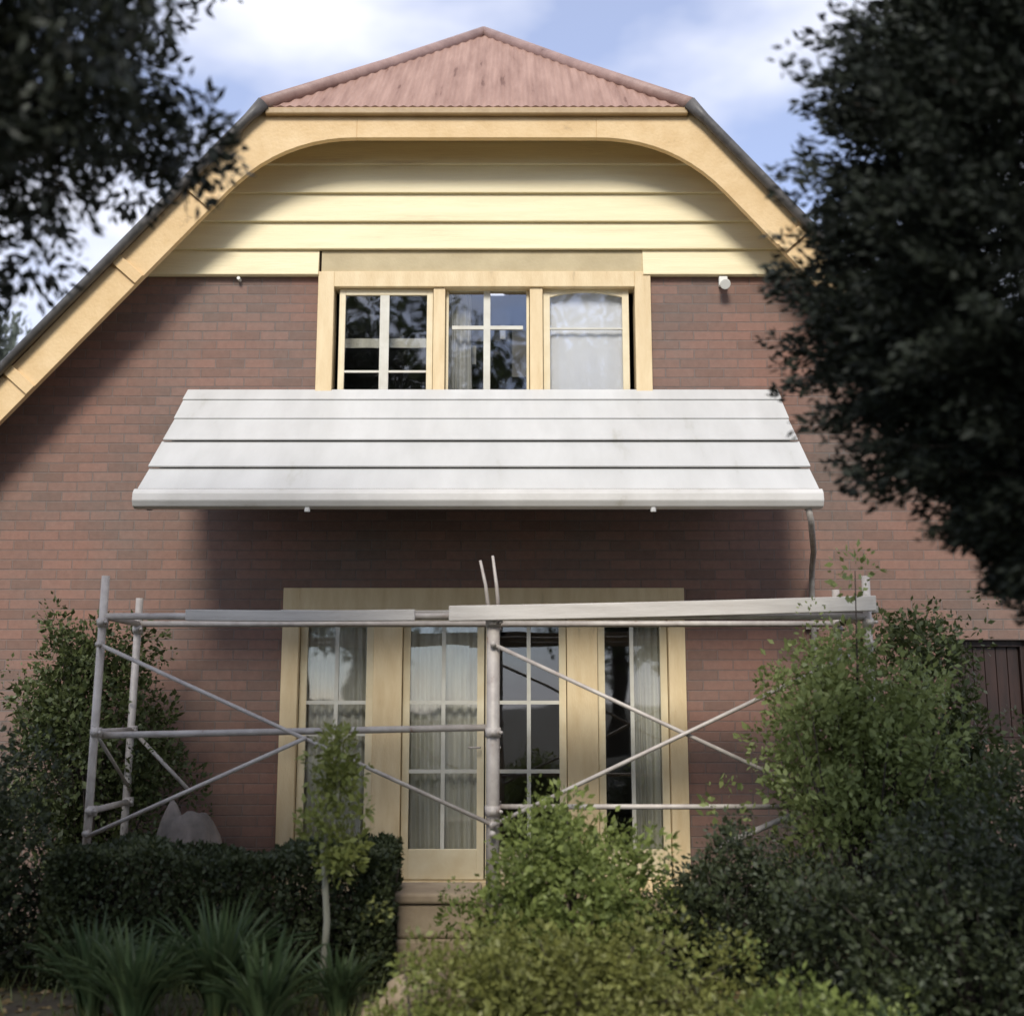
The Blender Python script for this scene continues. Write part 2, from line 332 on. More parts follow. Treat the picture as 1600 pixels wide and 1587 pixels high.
for s, dxs in ((-1, (2.28, 2.83, 3.62)), (1, (2.6,))):
    for dx in dxs:
        z = roofz(dx) - .03; t = Vector((s, 0, -TS)).normalized(); nn = Vector((s * TS, 0, 1)).normalized(); o = Vector((CX + s * dx, YF - .045, z))
        vs = [o + t*a - nn*b + Vector((0, c, 0)) for c in (0, .024) for a, b in ((-.045, -.02), (.045, -.02), (.045, .25), (-.045, .25))]
        hb(MB().add(vs, [(0,1,2,3),(7,6,5,4),(0,4,5,1),(1,5,6,2),(2,6,7,3),(3,7,4,0)]), 'bargeboard_joint', M['barge'], bevel=.004)
fb = MB().box(CX - XB, CX + XB, YF - .02, YF + .035, ZC - .03 - W_, ZC - .03)
hb(fb, 'fascia', M['barge'], bevel=.004)
# thin gutter lip at the foot of the clipped roof
hb(MB().box(CX - HW + .01, CX + HW - .01, YF - .07, YF - .022, ZC - .085, ZC - .025), 'roof_gutter', M['shaded_ochre'], bevel=.012)

# --- window maker
def frame(mb, x0, x1, z0, z1, w_, y0, y1, bottom=None, top=None):
    bt = w_ if bottom is None else bottom; tp = w_ if top is None else top
    mb.box(x0, x0 + w_, y0, y1, z0, z1); mb.box(x1 - w_, x1, y0, y1, z0, z1)
    mb.box(x0 + w_, x1 - w_, y0, y1, z0, z0 + bt); mb.box(x0 + w_, x1 - w_, y0, y1, z1 - tp, z1); return mb
def wavy(x0, x1, z0, z1, y, amp=.018, waves=9, gather=0):
    b = MB(); n = waves * 8
    for j, z in enumerate((z0, (z0 + z1) / 2, z1)):
        for i in range(n + 1):
            t = i / n; b.v.append((x0 + (x1 - x0) * t + .01 * math.sin(9 * t + j), y + amp * math.sin(t * waves * 6.283 + .5 * j) * (1.2 - .3 * j), z))
    b.f = [[j*(n+1)+i, j*(n+1)+i+1, (j+1)*(n+1)+i+1, (j+1)*(n+1)+i] for j in range(2) for i in range(n)]
    return b
# --- upper window
uw = hb(frame(MB(), -1.58, 1.13, 3.80, 5.09, .13, YW - .05, YW + .12), 'upper_window', M['cream'], bevel=.004)
hb(MB().box(-1.56, 1.08, YW - .028, YW + .1, 5.093, 5.275), 'window_head', M['soffit'], uw)
for a, b in ((-.64, -.545), (.145, .25)): hb(MB().box(a, b, YW - .03, YW + .1, 3.93, 4.96), 'mullion', M['cream'], uw, bevel=.003)
hb(MB().box(-1.60, 1.15, YW - .10, YW - .052, 3.78, 3.84), 'window_sill', M['cream'], uw)
def casement(x0, x1, z0, z1, y, bars_v, bars_h, w_=.05, nm='casement', thick=.035, par=None, bm_='bar', arch=False):
    c = hb(frame(MB(), x0, x1, z0, z1, w_, y, y + thick), nm, M['window'], par, bevel=.003)
    g = MB()
    for bx, bw in bars_v: g.box(bx - bw/2, bx + bw/2, y + .004, y + thick - .006, z0 + w_, z1 - w_)
    for bz, bw, a, b_ in bars_h:
        xs = [a] + [q for bx, bwv in bars_v for q in (bx - bwv/2, bx + bwv/2) if a < bx < b_] + [b_]
        for k in range(0, len(xs), 2): g.box(xs[k], xs[k+1], y + .006, y + thick - .008, bz - bw/2, bz + bw/2)
    if g.v: hb(g, nm + '_glazing_bar', M[bm_], par)
    if arch:
        pts = [(x0 + w_, z1 - w_)] + [(x0 + w_ + (x1 - x0 - 2*w_) * t, z1 - w_ - .045 * (2*t-1)**2 - .002) for t in [i/12 for i in range(13)]] + [(x1 - w_, z1 - w_)]
        hb(MB().prism(pts, y + .003, y + thick - .004), nm + '_arched_head', M['window'], par)
    hb(MB().box(x0 + w_ - .005, x1 - w_ + .005, y + thick*.45, y + thick*.45 + .004, z0 + w_ - .005, z1 - w_ + .005), 'pane', M['glass'], par)
    return c
casement(-1.41, -.645, 3.93, 4.955, YW + .0, [(-1.04, .075)], [(4.26, .018, -1.36, -.695)], par=uw)
casement(-.54, .14, 3.93, 4.955 + .02, YW + .03, [(-.205, .055)], [(4.64, .03, -.49, .09)], w_=.022, par=uw)
casement(.255, .955, 3.93, 4.955 + .04, YW + .01, [], [(4.625, .012, .3, .91)], w_=.055, par=uw, arch=True)
hb(wavy(.29, .93, 3.9, 4.97, YW + .075, .004, 5), 'blind', M['blind'], uw)
hb(wavy(-.53, -.33, 4.15, 4.98, YW + .16, .02, 4), 'curtain', M['wgrey'], uw)
hb(wavy(-1.40, -.66, 4.52, 4.60, YW + .2, .004, 3), 'curtain', M['curtain'], uw)
for a, b in ((-.36, -.22), (-.16, -.02)): hb(MB().box(a, b, YW + .34, YW + .5, 4.62, 4.9), 'shelf_box', M['grey'], uw)
for q in ((.0, .13, 4.3, 4.75), (-.5, -.36, 3.9, 4.45)): hb(MB().box(q[0], q[1], YW + .3, YW + .5, q[2], q[3]), 'shelf_box', M['grey'], uw)
for q in ((-.10, -.055, 4.62, 4.74), (-.42, -.3, 4.4, 4.56)): hb(MB().box(q[0], q[1], YW + .27, YW + .31, q[2], q[3]), 'ornament', M['wgrey'], uw)

# --- lower french window: frame, side lights, two doors
lw = hb(frame(MB(), -1.78, 1.34, .22, 2.50, .13, YW - .045, YW + .14, bottom=.08, top=.20), 'french_window', M['cream'], bevel=.004)
for a, b in ((-1.07, -.85), (.425, .66)): hb(MB().box(a, b, YW - .03, YW + .12, .30, 2.30), 'mullion', M['cream'], lw, bevel=.003)
hb(MB().box(-1.70, 1.30, YW - .35, YW - .047, .10, .22), 'door_step', M['stone'], lw, bevel=.01)
def door(x0, x1, y, nm, vb, hbar, bot=.22, par=lw):
    c = hb(frame(MB(), x0, x1, .305, 2.295, .055, y, y + .04, bottom=bot), nm, M['window'], par, bevel=.003)
    g = MB(); zz = [.305 + bot] + [q for h in hbar for q in (h - .014, h + .014)] + [2.24]
    for v in vb:
        for k in range(0, len(zz), 2): g.box(v - .015, v + .015, y + .004, y + .034, zz[k], zz[k+1])
    for h in hbar: g.box(x0 + .055, x1 - .055, y + .006, y + .032, h - .014, h + .014)
    hb(g, 'glazing_bar', M['bar'], c)
    hb(MB().box(x0 + .05, x1 - .05, y + .018, y + .022, .305 + bot - .005, 2.245), 'pane', M['glass'], c)
    return c
door(-1.645, -1.075, YW + .02, 'side_light', [-1.36], [1.38, 1.62])
dl = door(-.845, -.215, YW + .03, 'french_door', [-.53], [1.10, 1.62])
dr = door(-.205, .42, YW + .03, 'french_door', [.13], [1.10, 1.62])
door(.665, 1.205, YW + .02, 'side_light', [.93], [])
for c, x in ((dl, -.245), (dr, -.175)):
    hb(MB().tube([(x, YW + .0, 1.28), (x, YW - .03, 1.28), (x + (.09 if x > -.2 else -.09), YW - .03, 1.28)], .009, 8), 'handle', M['galv'], c)
hb(wavy(-1.63, -1.09, .35, 2.29, YW + .13, .02, 8), 'curtain', M['curtain'], lw)
hb(wavy(-.84, -.24, .35, 2.29, YW + .14, .02, 8), 'curtain', M['curtain'], lw)
hb(wavy(.95, 1.2, .35, 2.29, YW + .13, .02, 5), 'curtain', M['curtain'], lw)
# --- dark side window
sw = hb(frame(MB(), SW[0], SW[1], SW[2], SW[3], .05, YW + .06, YW + .16), 'side_window', M['timber'])
shb = MB()
for k in range(6): shb.box(SW[0] + .052 + k*.0895, SW[0] + .137 + k*.0895, YW + .09, YW + .115, SW[2] + .052, SW[3] - .052)
hb(shb, 'shutter', M['timber'], sw, bevel=.004)
hb(MB().box(SW[0] - .05, SW[1] + .05, YW - .05, YW + .06, SW[2] - .06, SW[2] - .002), 'window_sill', M['brick'], sw)
# --- small lamp and bolt under the weatherboards
hb(MB().box(1.69, 1.76, YW - .05, YW - .001, 4.97, 5.05).tube([(1.725, YW - .045, 4.99), (1.725, YW - .13, 4.95)], .028, 12, .045), 'wall_lamp', M['lamp'], bevel=.006)
hb(MB().tube([(-2.23, YW - .001, 5.03), (-2.23, YW - .06, 5.03)], .014, 10), 'wall_hook', M['lamp'])
# --- awning
aw = empty('awning', (0, 0, 0)); aw.parent = house
ax0, ax1 = -2.60, 2.13
T = [(YW - .03, 4.10), (7.93, 3.07)]
ay = lambda t: T[0][0] + (T[1][0] - T[0][0]) * t
az = lambda t: T[0][1] + (T[1][1] - T[0][1]) * t
an = Vector((0, -(T[0][1] - T[1][1]), (T[0][0] - T[1][0]))).normalized()
ts = [0, .11, .31, .54, .79, 1.0]
for i in range(5):
    t0, t1 = ts[i] , ts[i+1] + (.012 if i < 4 else 0)
    lift0, lift1 = .0, (.030 if i in (2, 3, 4) else .014)
    a = Vector((0, ay(t0), az(t0))) + an * lift0; b = Vector((0, ay(t1), az(t1))) + an * lift1
    th = .012 + .001 * i
    q = [(a.y, a.z), (b.y, b.z), (b.y - an.y*th, b.z - an.z*th), (a.y - an.y*th, a.z - an.z*th)]
    e = .012 * ((i % 3) - 1)
    hb(MB().prism_x(q, ax0 - .004 * i + e*.5, ax1 + .004 * i - e*.5), 'awning_slat', M['white'], aw, bevel=.003)
# shaped front gutter with end caps
gy, gzv = T[1]
prof = [(gy + .03, gzv + .005), (gy - .055, gzv + .012), (gy - .085, gzv - .02), (gy - .09, gzv - .075), (gy - .07, gzv - .115), (gy - .03, gzv - .125), (gy + .03, gzv - .12)]
hb(MB().prism_x(prof, ax0 - .03, ax1 + .03), 'awning_gutter', M['gutterw'], aw, bevel=.006)
for x in (-1.42, .98):
    hb(MB().tube([(x, gy - .05, gzv - .12), (x, gy - .05, gzv - .15)], .02, 10), 'gutter_stop', M['white'], aw)
for x in (ax0 + .05, -1.42, -.22, .98, ax1 - .05):
    b = MB(); q = [(YW - .04, 3.98), (gy + .06, gzv - .07), (gy + .06, gzv - .12), (YW - .04, 3.86)]
    b.prism_x(q, x - .02, x + .02)
    b.box(x - .02, x + .02, YW - .04, YW - .001, 3.6, 4.0)
    hb(b, 'awning_bracket', M['under'], aw)
hb(MB().prism_x([(YW - .05, 4.02), (gy + .03, gzv - .03), (gy + .03, gzv - .045), (YW - .05, 4.0)], ax0 + .03, ax1 - .03), 'awning_lining', M['under'], aw)
# downpipe with a swan neck from the right end of the awning gutter
hb(MB().tube([(2.06, gy - .02, 2.98), (2.08, gy - .02, 2.86), (2.16, 8.2, 2.80), (2.27, 8.6, 2.74), (2.32, 8.86, 2.64), (2.33, 8.93, 2.5), (2.33, 8.93, 0)], .022, 12), 'downpipe', M['oldplank'], smooth=True)
for z in (2.2, .92): hb(MB().box(2.28, 2.38, 8.955, 8.999, z - .02, z + .02), 'pipe_bracket', M['galv'])

# ------------------------------------------------------------------ scaffold
SY0, SY1 = 7.40, 8.10; SX = (-2.62, -.12, 2.28)
sc = tag(empty('scaffold', (-.12, 7.4, 0)), 'two bay galvanised tube scaffold with crossed braces standing before the french windows', 'scaffold')
def sb(mb, name, m=M['galv'], parent=None, **k):
    mb.v = [(x + .12, y - 7.4, z) for x, y, z in mb.v]; return mb.build(name, m, parent or sc, smooth=True, **k)
tops = {(-2.62, SY0): 2.42, (-2.62, SY1): 2.34, (-.12, SY0): 2.22, (-.12, SY1): 2.22, (2.28, SY0): 2.42, (2.28, SY1): 2.40}
for x in SX:
    for y in (SY0, SY1):
        g = float(gz(np.array(x), np.array(y)))
        rr = .042 if x == -.12 and y == SY0 else .026
        lean = .03 if x < -1 else 0
        p = sb(MB().tube([(x - lean, y, g + .01), (x, y, tops[(x, y)])], rr, 14), 'post')
        sb(MB().box(x - lean - .07, x - lean + .07, y - .07, y + .07, g - .02, g + .012), 'foot_plate', parent=p)
        for z in (.95, 1.43, 2.12): sb(MB().tube([(x, y, z - .03), (x, y, z + .03)], rr + .008, 12).tube([(x + rr, y - .02, z), (x + rr + .012, y - rr - .035, z)], .011, 8).box(x - .022, x + .022, y - rr - .03, y - rr, z - .02, z + .02), 'coupler', parent=p)
    for z in (.5, .95, 1.43, 2.16):
        sb(MB().tube([(x, SY0, z), (x, SY1, z)], .021, 10), 'rung')
    sb(MB().tube([(x + .012, SY0, 1.40), (x + .012, SY1, 1.02)], .012, 8), 'frame_stay')
for (xa, xb) in ((SX[0], SX[1]), (SX[1], SX[2])):
    for y, off in ((SY0, -.028), (SY1, .028)):
        sb(MB().tube([(xa, y, 2.16), (xb, y, 2.16)], .022, 10), 'ledger')
    sb(MB().tube([(xa, SY0 - .05, 1.98), ((xa+xb)/2, SY0 - .055, 1.425), (xb, SY0 - .05, .87)], .0135, 10), 'cross_brace')
    e = (-1.28, 1.40) if xa < -1 else (xb, 1.98)
    sb(MB().tube([(xa, SY0 - .085, .80 if xa < -1 else .87), (e[0], SY0 - .085, e[1])], .0135, 10), 'cross_brace')
    for q in ([(xa, SY0 - .05, 1.98), (xb, SY0 - .05, .87), (xa, SY0 - .085, .82)] + ([(xb, SY0 - .085, 1.98)] if xa > -1 else [])):
        sb(MB().tube([(q[0], q[1] - .02, q[2]), (q[0], q[1] + .05, q[2])], .02, 8), 'brace_pin')
sb(MB().tube([(SX[0] - .03, SY0 + .04, 1.41), (SX[1], SY0 + .04, 1.46)], .022, 12), 'guard_rail')
sb(MB().tube([(SX[0] + .03, SY1, 1.40), (SX[0] + .42, SY1 - .02, 1.02)], .014, 8), 'frame_stay')
sb(MB().tube([(SX[1], SY0 + .06, .97), (SX[2], SY0 + .06, .97)], .017, 10), 'ledger')
sb(MB().tube([(1.30, SY0 + .1, .72), (2.28, SY0 + .06, 1.14)], .02, 10), 'stay_tube')
def board(name, x0, x1, y0, wd, z0, z1, m, label, th=.045):
    b = MB(); n = 10
    o = empty(name + '_', (0, 0, 0)); bpy.data.objects.remove(o)
    for i in range(n + 1):
        t = i / n; sag = -.006 * math.sin(math.pi * t)
        x = x0 + (x1 - x0) * t; z = z0 + (z1 - z0) * t + sag
        b.v += [(x, y0, z), (x, y0 + wd, z), (x, y0 + wd, z + th), (x, y0, z + th)]
    for i in range(n):
        a = i * 4; b.f += [[a+k, a+(k+1) % 4 + 0, a+4+(k+1) % 4, a+4+k][::-1] for k in range(4)]
    b.f += [[0, 1, 2, 3], [4*n+3, 4*n+2, 4*n+1, 4*n]]
    ox, oy = x0, y0; b.v = [(x - ox, y - oy, z) for x, y, z in b.v]
    ob = b.build('plank', m, loc=(ox, oy, 0), bevel=.004)
    return tag(ob, label, 'plank', 'planks laid across the scaffold')
sb(MB().tube([(-.15, SY0, 2.2), (-.17, SY0, 2.36), (-.205, SY0 - .01, 2.52)], .014, 8, .009), 'spigot')
sb(MB().tube([(-.085, SY0, 2.2), (-.10, SY0, 2.36), (-.125, SY0 - .01, 2.55)], .014, 8, .009), 'spigot')
board('plank', -.40, 2.31, 7.30, .05, 2.125, 2.19, M['plank'], 'long pale plank along the front of the right scaffold bay, over the crossed braces', .095)
board('plank', -.20, 2.36, 7.42, .225, 2.185, 2.185, M['oldplank'], 'grey plank just behind the long pale front plank of the scaffold')
board('plank', -.16, 2.30, 7.72, .225, 2.185, 2.185, M['oldplank'], 'rear grey plank of the right scaffold bay, closest to the brick wall')
board('plank', -2.08, -.62, 7.34, .04, 2.13, 2.13, M['plank'], 'pale plank on edge along the left scaffold bay, ending short of the centre post', .07)
board('plank', -1.55, -.05, 7.72, .225, 2.185, 2.185, M['oldplank'], 'short grey plank at the back of the left scaffold bay in front of the sidelight')

# ------------------------------------------------------------------ vegetation
def unit(n):
    v = rng.normal(size=(n, 3)); return v / np.linalg.norm(v, axis=1, keepdims=True)
def leaves(pos, d, size, asp=.5, k=4, jit=.35):
    """pos (n,3) leaf bases, d (n,3) leaf directions; folded rhombus as two triangles joined in one quad-like 4-gon"""
    n = len(pos); s = size * rng.uniform(1 - jit, 1 + jit, (n, 1))
    d = d / np.linalg.norm(d, axis=1, keepdims=True); side = np.cross(d, unit(n)); side /= np.linalg.norm(side, axis=1, keepdims=True) + 1e-9
    nn = np.cross(d, side)
    a = pos; b = pos + d * s * .45 + side * s * asp * .5 + nn * s * .06; c = pos + d * s; e = pos + d * s * .45 - side * s * asp * .5 + nn * s * .06
    return np.stack([a, b, c, e], 1).reshape(-1, 3)
def clumps(centers, radii, per, size, asp=.5, droop=0, outward=.7, jit=.5):
    centers = np.asarray(centers, float); radii = np.asarray(radii, float); m = len(centers)
    u = unit(m * per); rr = rng.uniform(.25, 1, (m * per, 1)) ** .6
    rad = np.repeat(radii if radii.ndim == 2 else np.stack([radii] * 3, 1), per, 0)
    pos = np.repeat(centers, per, 0) + u * rr * rad
    d = u * outward + unit(m * per) * .6; d[:, 2] += .15 - droop
    return leaves(pos, d, size, asp, jit=jit)
def limbs(mb, base, targets, r0, r1=.008):
    base = Vector(base)
    for t in targets:
        t = Vector(t); mid = base.lerp(t, .5) + Vector((random.uniform(-.1, .1), random.uniform(-.1, .1), .12)) * (t - base).length * .4
        pts = [base * (1-s)**2 + mid * 2*s*(1-s) + t * s*s for s in [i/6 for i in range(7)]]
        mb.tube(pts, r0, 7, r1)
def ellip_pts(c, r, n, shell=.55):
    u = unit(n); rr = rng.uniform(shell, 1, (n, 1)); return np.asarray(c) + u * rr * np.asarray(r)
def bush(name, label, cat, c, r, m, n=90, cr=.14, per=70, size=.05, asp=.55, group=None, shell=.4, stem=True, lump=.25, seed=0):
    """shrub: stems from the ground and clumps of leaves over an uneven ellipsoid"""
    c = np.array(c, float); r = np.array(r, float)
    g = float(gz(c[0:1], c[1:2])[0]); root = empty(name, (c[0], c[1], g)); tag(root, label, cat, group)
    ph = rng.uniform(0, 6.28, 6)
    u = unit(n); rad = 1 + lump * (np.sin(3*u[:, 0]*2 + ph[0]) * np.sin(3*u[:, 2]*2 + ph[1]) + .6*np.sin(7*u[:, 1] + ph[2]))
    pts = c + u * (rng.uniform(shell, 1, n) * np.clip(rad, .7, 1.12))[:, None] * r
    low = (pts[:, 2] < c[2])[:, None]; pts[:, :2] = np.where(low, c[:2] + (pts[:, :2] - c[:2]) * 1.12, pts[:, :2])
    pts[:, 2] = np.maximum(pts[:, 2], g + .06)
    extra = pts[rng.integers(0, n, n)] + rng.normal(size=(n, 3)) * cr * .8
    co = np.concatenate([clumps(pts, rng.uniform(.6, 1.3, n) * cr, int(per * 1.1), size * .82, asp), clumps(extra, rng.uniform(.3, .8, n) * cr, int(per * .5), size * .55, asp)])
    co[:, 2] = np.maximum(co[:, 2], g + .005)
    off = np.array([c[0], c[1], g])
    npmesh('foliage', co - off, 4, m, root)
    mb = MB(); limbs(mb, (0, 0, -.05), [tuple(p - off) for p in pts[::max(1, n // 40)]], .013, .003); mb.build('stem', M['bark'], root, smooth=True)
    return root

# right conifer
def conifer():
    tx, ty = 2.28, 4.1
    root = tag(empty('conifer_tree', (tx, ty, 0)), 'tall nearly black conifer with feathery edge covering the right side of the roof', 'tree')
    MB().tube([(0, 0, -.1), (.02, 0, 1.5), (-.03, .02, 3.4), (0, 0, 5.6)], [.13, .11, .07, .015], 14).build('trunk', M['bark'], root, smooth=True)
    pz = [1.6 + (q - 1.6) * .68 for q in (1.95, 2.15, 2.5, 2.9, 3.4, 3.9, 4.3, 4.7, 5.1, 5.5, 6.0, 6.6, 7.3, 7.7)]
    pr = [.68 * q for q in (.35, .6, .95, 1.35, 1.72, 1.93, 1.90, 1.70, 1.55, 1.25, 1.05, .78, .35, .05)]
    nb = 3000; z = rng.uniform(1.84, 5.7, nb); az_ = rng.uniform(0, 6.283, nb)
    ln = np.interp(z, pz, pr) * rng.uniform(.84, .98, nb) * (1 + .07 * np.sin(az_ * 5 + z * 4.5) + .06 * np.sin(z * 13 + az_ * 2))
    d = np.stack([np.cos(az_), np.sin(az_), rng.uniform(-.15, .35, nb)], 1)
    per = 150; t = rng.uniform(.30, 1.0, (nb, per)) ** .6
    base = np.stack([np.zeros(nb), np.zeros(nb), z - ln * .06], 1)
    pos = base[:, None, :] + d[:, None, :] * (ln[:, None] * t)[:, :, None] + rng.normal(size=(nb, per, 3)) * (.055 * (1.25 - t))[:, :, None] * 1.3
    dd = np.repeat(d[:, None, :], per, 1) * .9 + rng.normal(size=(nb, per, 3)) * .45
    co = leaves(pos.reshape(-1, 3), dd.reshape(-1, 3), .041, .38)
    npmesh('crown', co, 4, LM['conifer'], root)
    mb = MB()
    for i in range(0, nb, 16): mb.tube([tuple(base[i]), tuple(base[i] + d[i] * ln[i] * .85)], .014, 5, .004)
    mb.build('branch', M['bark'], root)
conifer()
# left overhanging tree
def overhang():
    tx, ty = -2.75, 3.3
    root = tag(empty('broadleaf_tree', (tx, ty, 0)), 'dark broad leaved tree reaching over the left roof edge with sky showing through', 'tree')
    MB().tube([(0, 0, -.1), (.05, 0, 1.6), (.0, .05, 2.8), (.2, .05, 5.0)], [.17, .15, .11, .04], 14).build('trunk', M['bark'], root, smooth=True)
    C_ = np.array([.32, .05, 4.53]); Rr = np.array([1.55, 1.3, 1.95])
    n = 760; u = unit(n); rr = rng.uniform(.35, 1, n) ** .6
    pts = C_ + u * rr[:, None] * Rr * (1 + .10 * np.sin(u[:, 0] * 9 + u[:, 2] * 11))[:, None]
    r_ = rng.uniform(.11, .24, n)
    co = clumps(pts, r_, 260, .045, .42, droop=.25)
    npmesh('crown', co, 4, LM['overhang'], root)
    mb = MB()
    for b0, sl in (((.03, .03, 2.2), slice(0, 60)), ((.02, .05, 2.9), slice(60, 150)), ((.1, .05, 3.8), slice(150, 230))):
        limbs(mb, b0, [tuple(p) for p in pts[sl][::4]], .035, .005)
    mb.build('branch', M['bark'], root, smooth=True)
overhang()
# hazy trees far behind on the left
def fartree(x, y, h, r, label, n=130, m='far'):
    root = tag(empty('distant_tree', (x, y, 0)), label, 'tree', 'pale trees beyond the house')
    MB().tube([(0, 0, -.2), (.1, 0, h*.45), (0, .1, h*.8)], [.28, .2, .08], 10).build('trunk', M['bark'], root, smooth=True)
    pts = ellip_pts((0, 0, h*.66), (r, r, h*.34), n, .3)
    npmesh('crown', clumps(pts, rng.uniform(.5, 1, n), 110, .22, .5), 4, LM[m], root)
fartree(-13.2, 27, 11.5, 2.6, 'pale hazy tree behind the low left end of the roof')
fartree(-18.5, 30, 12.5, 3.2, 'pale hazy tree at the far left edge, behind the dark overhanging leaves', 100)

# unseen street trees behind the camera, added to darken the window reflections
for x, y, h, rr_, lb_ in ((-4.4, -15, 15.5, 4.6, 'street tree facing the house, mirrored in the dark left upstairs panes'), (3.2, -17.5, 15.8, 4.4, 'tallest street tree, mirrored in the middle upstairs pane'), (10.5, -15.5, 14, 4.3, 'street tree facing the house on the conifer side')):
    root = tag(empty('street_tree', (x, y, 0)), lb_, 'tree', 'unseen street trees facing the house')
    MB().tube([(0, 0, -.2), (.1, 0, h*.45), (0, .1, h*.8)], [.35, .26, .08], 10).build('trunk', M['bark'], root, smooth=True)
    npmesh('crown', clumps(ellip_pts((0, 0, h*.58), (rr_, rr_*.7, h*.42), 220, .3), rng.uniform(.6, 1.2, 220), 90, .28, .5), 4, LM['mid'], root)

# hedge
def hedge():
    x0, x1, y0, y1, zt = -2.52, -.66, 6.45, 7.05, .79
    root = tag(empty('clipped_hedge', ((x0+x1)/2, 6.75, 0)), 'dark green clipped box hedge in front of the left scaffold bay', 'hedge')
    n = 52000; p = rng.uniform(0, 1, (n, 3))
    face = rng.integers(0, 5, n); e = 1 - rng.uniform(0, .16, n) ** 1.3
    p[:, 2] = np.where(face == 0, e, p[:, 2]); p[:, 1] = np.where(face == 1, 1 - e, p[:, 1]); p[:, 1] = np.where(face == 2, e, p[:, 1])
    p[:, 0] = np.where(face == 3, e*1.0, p[:, 0]); p[:, 0] = np.where(face == 4, (1 - e)*.4, p[:, 0])
    pos = np.stack([x0 + (x1-x0)*p[:, 0], y0 + (y1-y0)*p[:, 1], .08 + (zt-.08)*p[:, 2]], 1)
    pos[:, 2] += (.035 * np.sin(pos[:, 0]*5.1) + .02*np.sin(pos[:, 0]*13 + pos[:, 1]*7)) * p[:, 2]
    pos[:, 1] += .03 * np.sin(pos[:, 0]*4 + pos[:, 2]*6)
    d = unit(n); d[:, 2] += .5
    npmesh('foliage', leaves(pos, d, .034, .6) - np.array([(x0+x1)/2, 6.75, 0]), 4, LM['hedge'], root)
    mb = MB()
    for i in range(22):
        x = random.uniform(-.9, .9); y = random.uniform(-.15, .15); limbs(mb, (x, y, 0), [(x + random.uniform(-.2, .2), y + random.uniform(-.15, .15), .7) for _ in range(4)], .012, .004)
    mb.build('stem', M['bark'], root)
hedge()

bush('leafy_shrub', 'tall dark green shrub behind the left scaffold post against the brick wall', 'shrub', (-2.95, 8.35, 1.25), (.62, .38, 1.12), LM['mid'], 150, .17, 90, .055)
bush('leafy_shrub', 'dense blackish shrub filling the left edge beside the hedge end', 'shrub', (-3.2, 6.6, .68), (.72, .6, .98), LM['deep'], 190, .17, 110, .05)
bush('leafy_shrub', 'bright green rounded bush in front of the scaffold centre post', 'shrub', (.30, 6.3, .52), (.50, .45, .56), LM['fresh'], 130, .13, 80, .048)
bush('leafy_shrub', 'olive yellow low bush spreading along the bottom of the garden', 'shrub', (.32, 5.55, .22), (.88, .45, .40), LM['olive'], 150, .12, 80, .042)
bush('leafy_shrub', 'yellow green cushion plant at the foot of the pale rock', 'shrub', (-.42, 5.4, .16), (.30, .28, .26), LM['lime'], 40, .09, 70, .034)
bush('leafy_shrub', 'tall loose green shrub hiding the right scaffold post', 'shrub', (2.02, 7.0, 1.32), (.66, .42, .98), LM['brightened'], 170, .16, 62, .055, shell=.25)
bush('leafy_shrub', 'narrow green shrub between the downpipe and the dark side window', 'shrub', (2.75, 7.7, 1.25), (.42, .4, 1.2), LM['mid'], 90, .16, 80, .055)
bush('leafy_shrub', 'spreading green shrub below the dark side window, lighter on top', 'shrub', (3.1, 6.9, .75), (.75, .5, .72), LM['mid'], 130, .15, 80, .05)
bush('leafy_shrub', 'wide deep green shrub filling the bottom right corner', 'shrub', (2.2, 5.7, .42), (.85, .5, .68), LM['deep'], 190, .15, 95, .046)
bush('leafy_shrub', 'dark round shrub between the bright bush and the right scaffold post', 'shrub', (1.22, 6.45, .45), (.50, .45, .50), LM['deep'], 110, .13, 85, .042)
bush('leafy_shrub', 'low green shrub in front of the wide deep green shrub', 'shrub', (1.25, 5.2, .15), (.42, .3, .26), LM['fresh'], 60, .1, 70, .042)

# lime sapling with a thin pale trunk
def sapling():
    x, y = -.98, 6.25; g = .1
    root = tag(empty('sapling_tree', (x, y, g)), 'slender yellow green sapling in front of the left sidelight', 'tree')
    MB().tube([(0, 0, -.1), (.02, 0, .4), (-.01, .02, .75), (.06, 0, 1.0), (.06, .02, 1.32)], [.02, .018, .015, .011, .004], 9).build('trunk', M['palebark'], root, smooth=True)
    pts = []; rd = []
    for i in range(52):
        z = random.uniform(.66, 1.36); wv = .15 * math.sin(math.pi * min(1, max(0.08, (z - .55) / .95))) + .02
        a = random.uniform(0, 6.28); q = random.uniform(.1, 1) * wv; pts.append((.06 + q*math.cos(a), q*math.sin(a), z)); rd.append(random.uniform(.05, .09))
    npmesh('crown', clumps(pts, rd, 34, .042, .5), 4, LM['lime'], root)
sapling()

